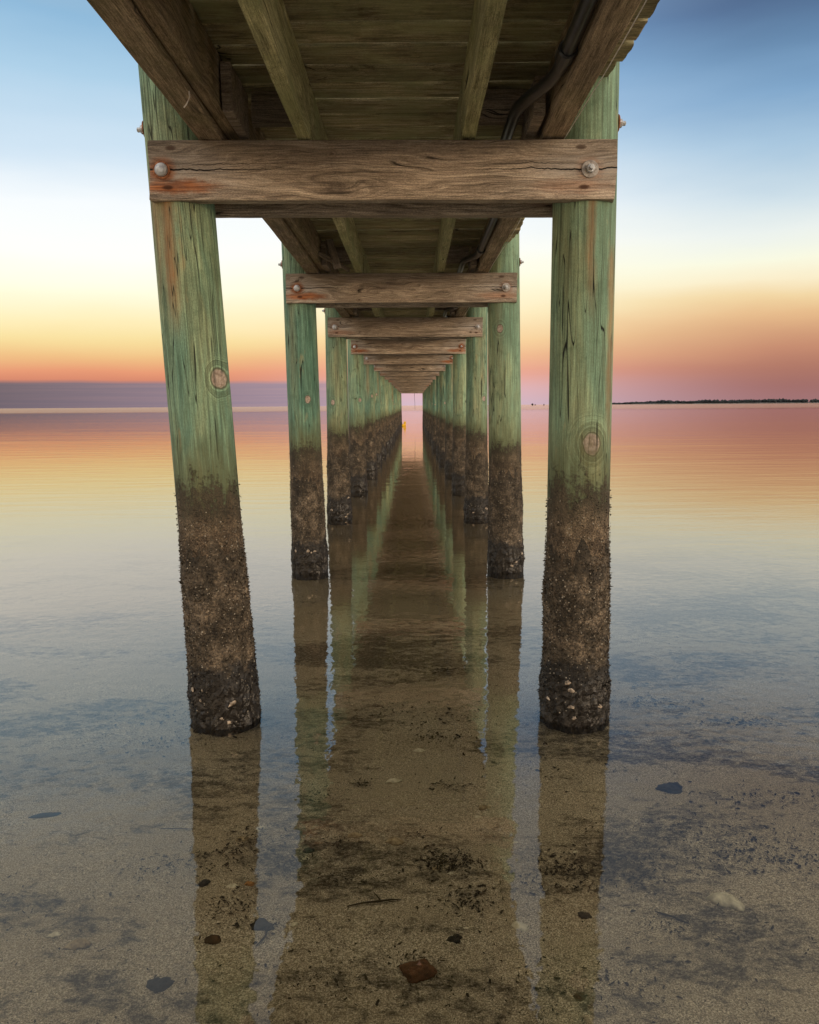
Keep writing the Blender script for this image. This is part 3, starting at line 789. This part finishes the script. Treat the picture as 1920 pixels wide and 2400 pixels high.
# scraps of weed: clusters follow the patches in the photograph plus a thin general scatter
rg = random.Random(77); b = bmesh.new()
def scrap(x, y, s):
    a = rg.uniform(0, math.pi); zz = bed(y)+rg.uniform(.002, .008)
    u = Vector((math.cos(a), math.sin(a), rg.uniform(-.2, .2)))*s; w = Vector((-math.sin(a), math.cos(a), rg.uniform(-.4, .4)))*s*rg.uniform(.15, .5)
    o = Vector((x, y, zz))
    n = 5; vs = []
    for k in range(n):
        t = 2*math.pi*k/n; q = rg.uniform(.5, 1.1)
        vs.append(b.verts.new(o + u*math.cos(t)*q + w*math.sin(t)*q + Vector((0, 0, rg.uniform(0, .003)))))
    b.faces.new(vs)
clusters = [(.095, 2.30, .075, .045, 420), (.15, 2.10, .07, .06, 160), (1.05, 2.35, .22, .10, 620), (.62, 2.25, .16, .09, 360), (.45, 2.27, .07, .07, 190),
            (-.55, 2.40, .09, .10, 260), (-.75, 2.30, .12, .06, 180), (-.52, 2.08, .07, .05, 110), (-.25, 2.42, .05, .03, 50), (-.20, 2.83, .04, .02, 60),
            (.02, 2.47, .05, .02, 30), (.13, 2.80, .06, .03, 60), (.1, 3.25, .09, .04, 90), (.0, 3.5, .25, .12, 200), (.17, 4.15, .09, .03, 90),
            (1.15, 3.65, .18, .06, 260), (1.45, 3.4, .13, .04, 170), (.85, 3.9, .2, .1, 90), (-1.25, 3.5, .25, .10, 200), (-1.1, 3.2, .2, .08, 120),
            (.9, 2.5, .3, .05, 130), (1.3, 2.7, .2, .07, 170), (-.38, 2.75, .08, .05, 60), (-.4, 2.3, .05, .06, 70), (-.22, 2.22, .07, .03, 50),
            (-.42, 2.0, .05, .02, 40), (.35, 2.2, .03, .04, 30), (.01, 1.86, .06, .03, 50), (.48, 1.80, .14, .06, 70), (-1.2, 2.1, .3, .08, 110), (-.3, 1.85, .3, .1, 60),
            (.85, 1.95, .2, .08, 90), (.70, 1.99, .05, .02, 40), (.3, 1.75, .2, .05, 40), (-.15, 1.78, .18, .03, 50), (.55, 3.0, .3, .2, 120)]
for (cx, cy, sx, sy, n) in clusters:
    for _ in range(int(n*1.8)):
        scrap(rg.gauss(cx, sx*.75)*KB, rg.gauss(cy, sy*.75)*KB, rg.choice((.0016, .0022, .003, .0045, .0065, .0095))*rg.uniform(.7, 1.2)*(1+max(0, cy-2.5)*.35))
for (px_, py_) in ((-.795, 3.2), (.678, 3.2), (-.818, 6.165), (.739, 6.165)):
    for _ in range(150):
        a_ = rg.uniform(0, 2*math.pi); q_ = .135 + abs(rg.gauss(0, .045))
        scrap(px_+q_*math.cos(a_), py_+q_*math.sin(a_), rg.choice((.003, .005, .008)))
for _ in range(9500):
    y = 1.5 + 5.5*rg.random()**1.6; x = rg.uniform(-.62, .62)*(y+.3)*1.15
    scrap(x, y, rg.choice((.0012, .0016, .0022, .003, .0042, .006))*(1+max(0, y-2.5)*.3))
tag(link('seaweed_scraps', b, 'debris'), 'dark scraps of dead weed strewn in patches over the sandy bottom', 'seaweed', kind='stuff')
b = bmesh.new()
for _ in range(900):
    y = 1.5 + 2.6*rg.random(); x = rg.uniform(-.62, .62)*(y+.3)*1.15
    scrap(x, y, rg.choice((.0012, .0018, .0026, .0042))*rg.uniform(.7, 1.2))
tag(link('shell_grit', b, 'shell_white'), 'tiny white shell crumbs sprinkled over the sandy bottom', 'shell grit', kind='stuff')

# ------------------------------------------------------------------ small things at the far end
o = bpy.data.objects.new('yellow_float', None); col.objects.link(o); o.location = (-.47, 50.2, .06)
tag(o, 'small yellow float beside the last left pile at the far end', 'float')
link('float_body', stone_mesh(61, .13, .11, .10, .25), 'yellow', o, (-.02, 0, 0), smooth=True)
link('float_top', stone_mesh(62, .075, .07, .09, .2), 'yellow', o, (.03, 0, .15), smooth=True)
b = tube(bmesh.new(), [(.0, 0, .0), (.01, 0, -.3), (.03, 0, -.62), (.035, 0, -1.05)], [.014, .010, .010, .008], 6)
tag(link('hanging_line', b, 'post', None, (.17, 50.35, 2.06)), 'thin dark line hanging from the last cross beam over the water', 'line')
posts = [(-2, 1.7, 'widest'), (5, 1.3, ''), (30, 1.6, ''), (52, 1.7, ''), (100, 2.6, '')]
lbl = ['dark marker post with a broad head, leftmost of the five on the horizon', 'short dark marker post close beside the broad headed one on the horizon',
       'slim dark marker post, middle of the five on the horizon', 'dark marker post, second from the right of the five on the horizon', 'tallest dark marker post, right most of the five beside the front right pile']
for (dx, h, s), lb in zip(posts, lbl):
    b = bmesh.new(); k = .9 if s else .7
    tube(b, [(0, 0, -1), (0, 0, h*.75), (.05, 0, h)], [k*.8, k*.7, k*.3], 8)
    if s: tube(b, [(-1.5, 0, h*.6), (-.4, 0, h*.95), (.9, 0, h*.8)], [.5, 1.2, .6], 8)
    else: tube(b, [(-.5, 0, h*.62), (.1, 0, h*.8), (.6, 0, h*.7)], [.35, .8, .35], 8)
    tag(link('marker_post', b, 'post', None, (145+dx*.42, 950, 0)), lb, 'marker post', 'marker posts on the horizon')

# low wooded shore on the right horizon
b = bmesh.new()
prof = [(-6, -2), (-3, .8), (6, 1.6), (60, 2.0), (160, 1.5), (200, -2)]
xsx = [372+40*k for k in range(50)]
rows = []
for xv in xsx:
    t = min(1, (xv-372)/60)
    rows.append([b.verts.new((xv, 1500+a+14*mn.noise(Vector((xv*.01, 0, 0))), z*t if z > 0 else z)) for a, z in prof])
for i in range(len(rows)-1):
    for j in range(len(prof)-1): b.faces.new((rows[i][j], rows[i+1][j], rows[i+1][j+1], rows[i][j+1]))
tag(link('far_shore', b, 'shore'), kind='structure')
b = bmesh.new(); rg = random.Random(8)
for k in range(2600):
    xv = 382 + 1900*rg.random()**1.15
    gapn = mn.noise(Vector((xv*.045, 7, 0)))
    if xv > 690 and gapn > .42: continue
    yv = 1502 + rg.uniform(0, 55); env = min(1, .35+(xv-380)/160)
    h = (5.2 + 3.6*mn.noise(Vector((xv*.018, 1, 0))) + 2.2*mn.noise(Vector((xv*.11, 2, 0))) + rg.uniform(-1.5, 1.8) + min(3, (xv-380)/260))*env
    h = max(1.2, h*.8); w = rg.uniform(2.2, 4.2)
    t = bmesh.ops.create_icosphere(b, subdivisions=1, radius=1.0, matrix=Matrix.Translation((xv, yv, 1.2+h*.55)))
    for v in t['verts']:
        c0 = Vector((xv, yv, 1.2+h*.55)); d = v.co - c0; f = rg.uniform(.65, 1.3)
        v.co = c0 + Vector((d.x*w*f, d.y*w*f, d.z*h*.5*f))
tag(link('tree_line', b, 'trees'), 'low dark wooded shoreline along the right of the horizon', 'trees', kind='stuff')

# ------------------------------------------------------------------ sky
w = bpy.data.worlds.new('World'); sc.world = w; w.use_nodes = True
T = NT(w.node_tree)
for n in list(w.node_tree.nodes): w.node_tree.nodes.remove(n)
out = T.new('ShaderNodeOutputWorld'); bg = T.new('ShaderNodeBackground')
SUN_EL, SUN_AZ = 8.0, 126.0     # low sun behind and to the right of the camera
g = T.new('ShaderNodeTexCoord').outputs['Generated']
gx, gy, gz = T.sep(g)
hor = T.m('SQRT', T.m('ADD', T.m('MULTIPLY', gx, gx), T.m('MULTIPLY', gy, gy)))
az = T.m('ARCTAN2', gx, gy)                                  # 0 out to sea, + to the right
el = T.m('MULTIPLY', T.m('ARCTANGENT', T.m('DIVIDE', gz, hor)), 57.29578)
wob = T.m('MULTIPLY', T.m('SUBTRACT', T.noise(T.comb(T.m('MULTIPLY', az, 1.6), T.m('MULTIPLY', el, .12), 0.0), 2.0, 4, .5), .5), T.rng(el, 1.0, 12.0, .6, 3.0))
e = T.m('DIVIDE', T.m('ADD', el, wob), 90.0)
def stops(lst): return [(a/90.0, lin(*c)) for a, c in lst]
left = T.ramp(e, stops([(0, (176, 134, 136)), (1.5, (200, 120, 102)), (2.4, (228, 146, 112)), (3.4, (237, 186, 128)), (4.4, (246, 220, 154)), (5.5, (253, 236, 184)), (7.8, (255, 254, 228)), (10.0, (255, 255, 248)), (13, (246, 250, 252)), (16, (208, 227, 242)), (20, (172, 206, 230)), (23.5, (142, 184, 216)), (28, (164, 180, 192)), (40, (172, 174, 176)), (60, (245, 235, 218))]))
right = T.ramp(e, stops([(0, (158, 114, 118)), (1.2, (158, 106, 104)), (2.3, (172, 114, 100)), (3.4, (194, 134, 108)), (4.4, (208, 154, 118)), (5.5, (228, 182, 134)), (6.6, (240, 210, 158)), (7.7, (249, 235, 200)), (9.2, (248, 248, 224)), (10.8, (234, 240, 236)), (12.8, (208, 224, 232)), (15.8, (166, 196, 220)), (18.7, (126, 164, 200)), (21.3, (100, 134, 170)), (24.0, (72, 94, 130)), (28, (112, 124, 144)), (34, (150, 154, 160)), (60, (245, 235, 218))]))
mid = T.ramp(e, stops([(0, (212, 184, 198)), (1.2, (226, 180, 184)), (2.3, (236, 166, 146)), (3.4, (242, 186, 144)), (4.6, (250, 212, 158)), (6.2, (254, 237, 192)), (8.2, (255, 251, 220)), (10.5, (254, 254, 246)), (13, (244, 249, 252)), (16.5, (200, 222, 240)), (20.5, (150, 188, 224)), (23.5, (122, 160, 202)), (28, (150, 166, 184)), (40, (155, 165, 178)), (60, (245, 235, 218))]))
front = T.mix(T.rng(az, -.30, .02, 0.0, 1.0, True), left, mid)
front = T.mix(T.rng(az, .06, .46, 0.0, 1.0, True), front, right)
# the bank of cloud on the left horizon
top = T.m('ADD', 1.75, T.m('MULTIPLY', T.m('SUBTRACT', T.noise(T.comb(T.m('MULTIPLY', az, 3.0), 0.0, 0.0), 2.0, 3), .5), .25))
cl = T.m('MULTIPLY', T.rng(T.m('SUBTRACT', top, el), -.08, .20), T.rng(az, -.16, .0, .95, 0.0, True))
st = T.noise(T.comb(T.m('MULTIPLY', az, 2.0), T.m('MULTIPLY', el, 2.6), 0.0), 2.2, 3, .5)
cc = T.mix(T.rng(az, -.5, -.12), T.ramp(st, [(.25, lin(88, 86, 102)), (.75, lin(108, 96, 108))]), T.ramp(st, [(.25, lin(152, 136, 156)), (.75, lin(172, 146, 158))]))
front = T.mix(cl, front, cc)
# sunset half of the sky, behind the camera
back = T.ramp(e, stops([(0, (255, 176, 110)), (4, (255, 214, 150)), (10, (255, 240, 205)), (20, (235, 236, 235)), (40, (195, 200, 208)), (60, (165, 160, 152))]))
back = T.mix(1.0, back, (2.2, 2.15, 2.1), 'MULTIPLY')
sky = T.mix(T.rng(T.m('ABSOLUTE', az), 1.0, 2.3, 0.0, 1.0, True), front, back)
nish = T.new('ShaderNodeTexSky'); nish.sky_type = 'NISHITA'; nish.sun_disc = False
nish.sun_elevation = R(SUN_EL); nish.sun_rotation = R(SUN_AZ)
ns = T.new('ShaderNodeVectorMath', operation='SCALE'); T.put(ns, 0, nish.outputs[0]); ns.inputs[3].default_value = .008
zen = T.rng(el, 42.0, 60.0, 1.0, 1.75, True)
sky = T.mix(1.0, sky, T.comb(zen, zen, zen), 'MULTIPLY')
tot = T.vadd(sky, ns.outputs[0])
T.put(bg, 'Color', tot); bg.inputs['Strength'].default_value = 1.0
T.l.new(bg.outputs[0], out.inputs[0])

sl = bpy.data.lights.new('sun', 'SUN'); sl.energy = 1.5; sl.angle = R(12); sl.color = (1.0, .80, .58)
so = bpy.data.objects.new('sun', sl); col.objects.link(so)
d = Vector((math.sin(R(SUN_AZ))*math.cos(R(SUN_EL)), math.cos(R(SUN_AZ))*math.cos(R(SUN_EL)), math.sin(R(SUN_EL))))
so.rotation_euler = d.to_track_quat('Z', 'Y').to_euler(); so.location = (3, -8, 6)

# ------------------------------------------------------------------ camera
F = 1850.0
th = math.atan(250/F); yaw = math.atan(7/F); roll = R(.42)
f = Vector((-math.sin(yaw)*math.cos(th), math.cos(yaw)*math.cos(th), -math.sin(th)))
r = Vector((math.cos(yaw), math.sin(yaw), 0)); u = r.cross(f)
r2 = r*math.cos(roll) - u*math.sin(roll); u2 = r*math.sin(roll) + u*math.cos(roll)
cam = bpy.data.cameras.new('camera'); co = bpy.data.objects.new('camera', cam); col.objects.link(co)
co.matrix_world = Matrix(((r2.x, u2.x, -f.x, 0), (r2.y, u2.y, -f.y, 0), (r2.z, u2.z, -f.z, 1.30), (0, 0, 0, 1)))
cam.sensor_fit = 'HORIZONTAL'; cam.sensor_width = 36; cam.lens = 36*F/1920; cam.clip_start = .05; cam.clip_end = 20000
sc.camera = co
sc.view_settings.view_transform = 'Standard'; sc.view_settings.look = 'None'; sc.view_settings.gamma = 1; sc.view_settings.exposure = 0
sc.cycles.max_bounces = 8; sc.cycles.diffuse_bounces = 4; sc.cycles.glossy_bounces = 4; sc.cycles.transparent_max_bounces = 12
sc.cycles.sample_clamp_indirect = 4
sc.cycles.use_denoising = True
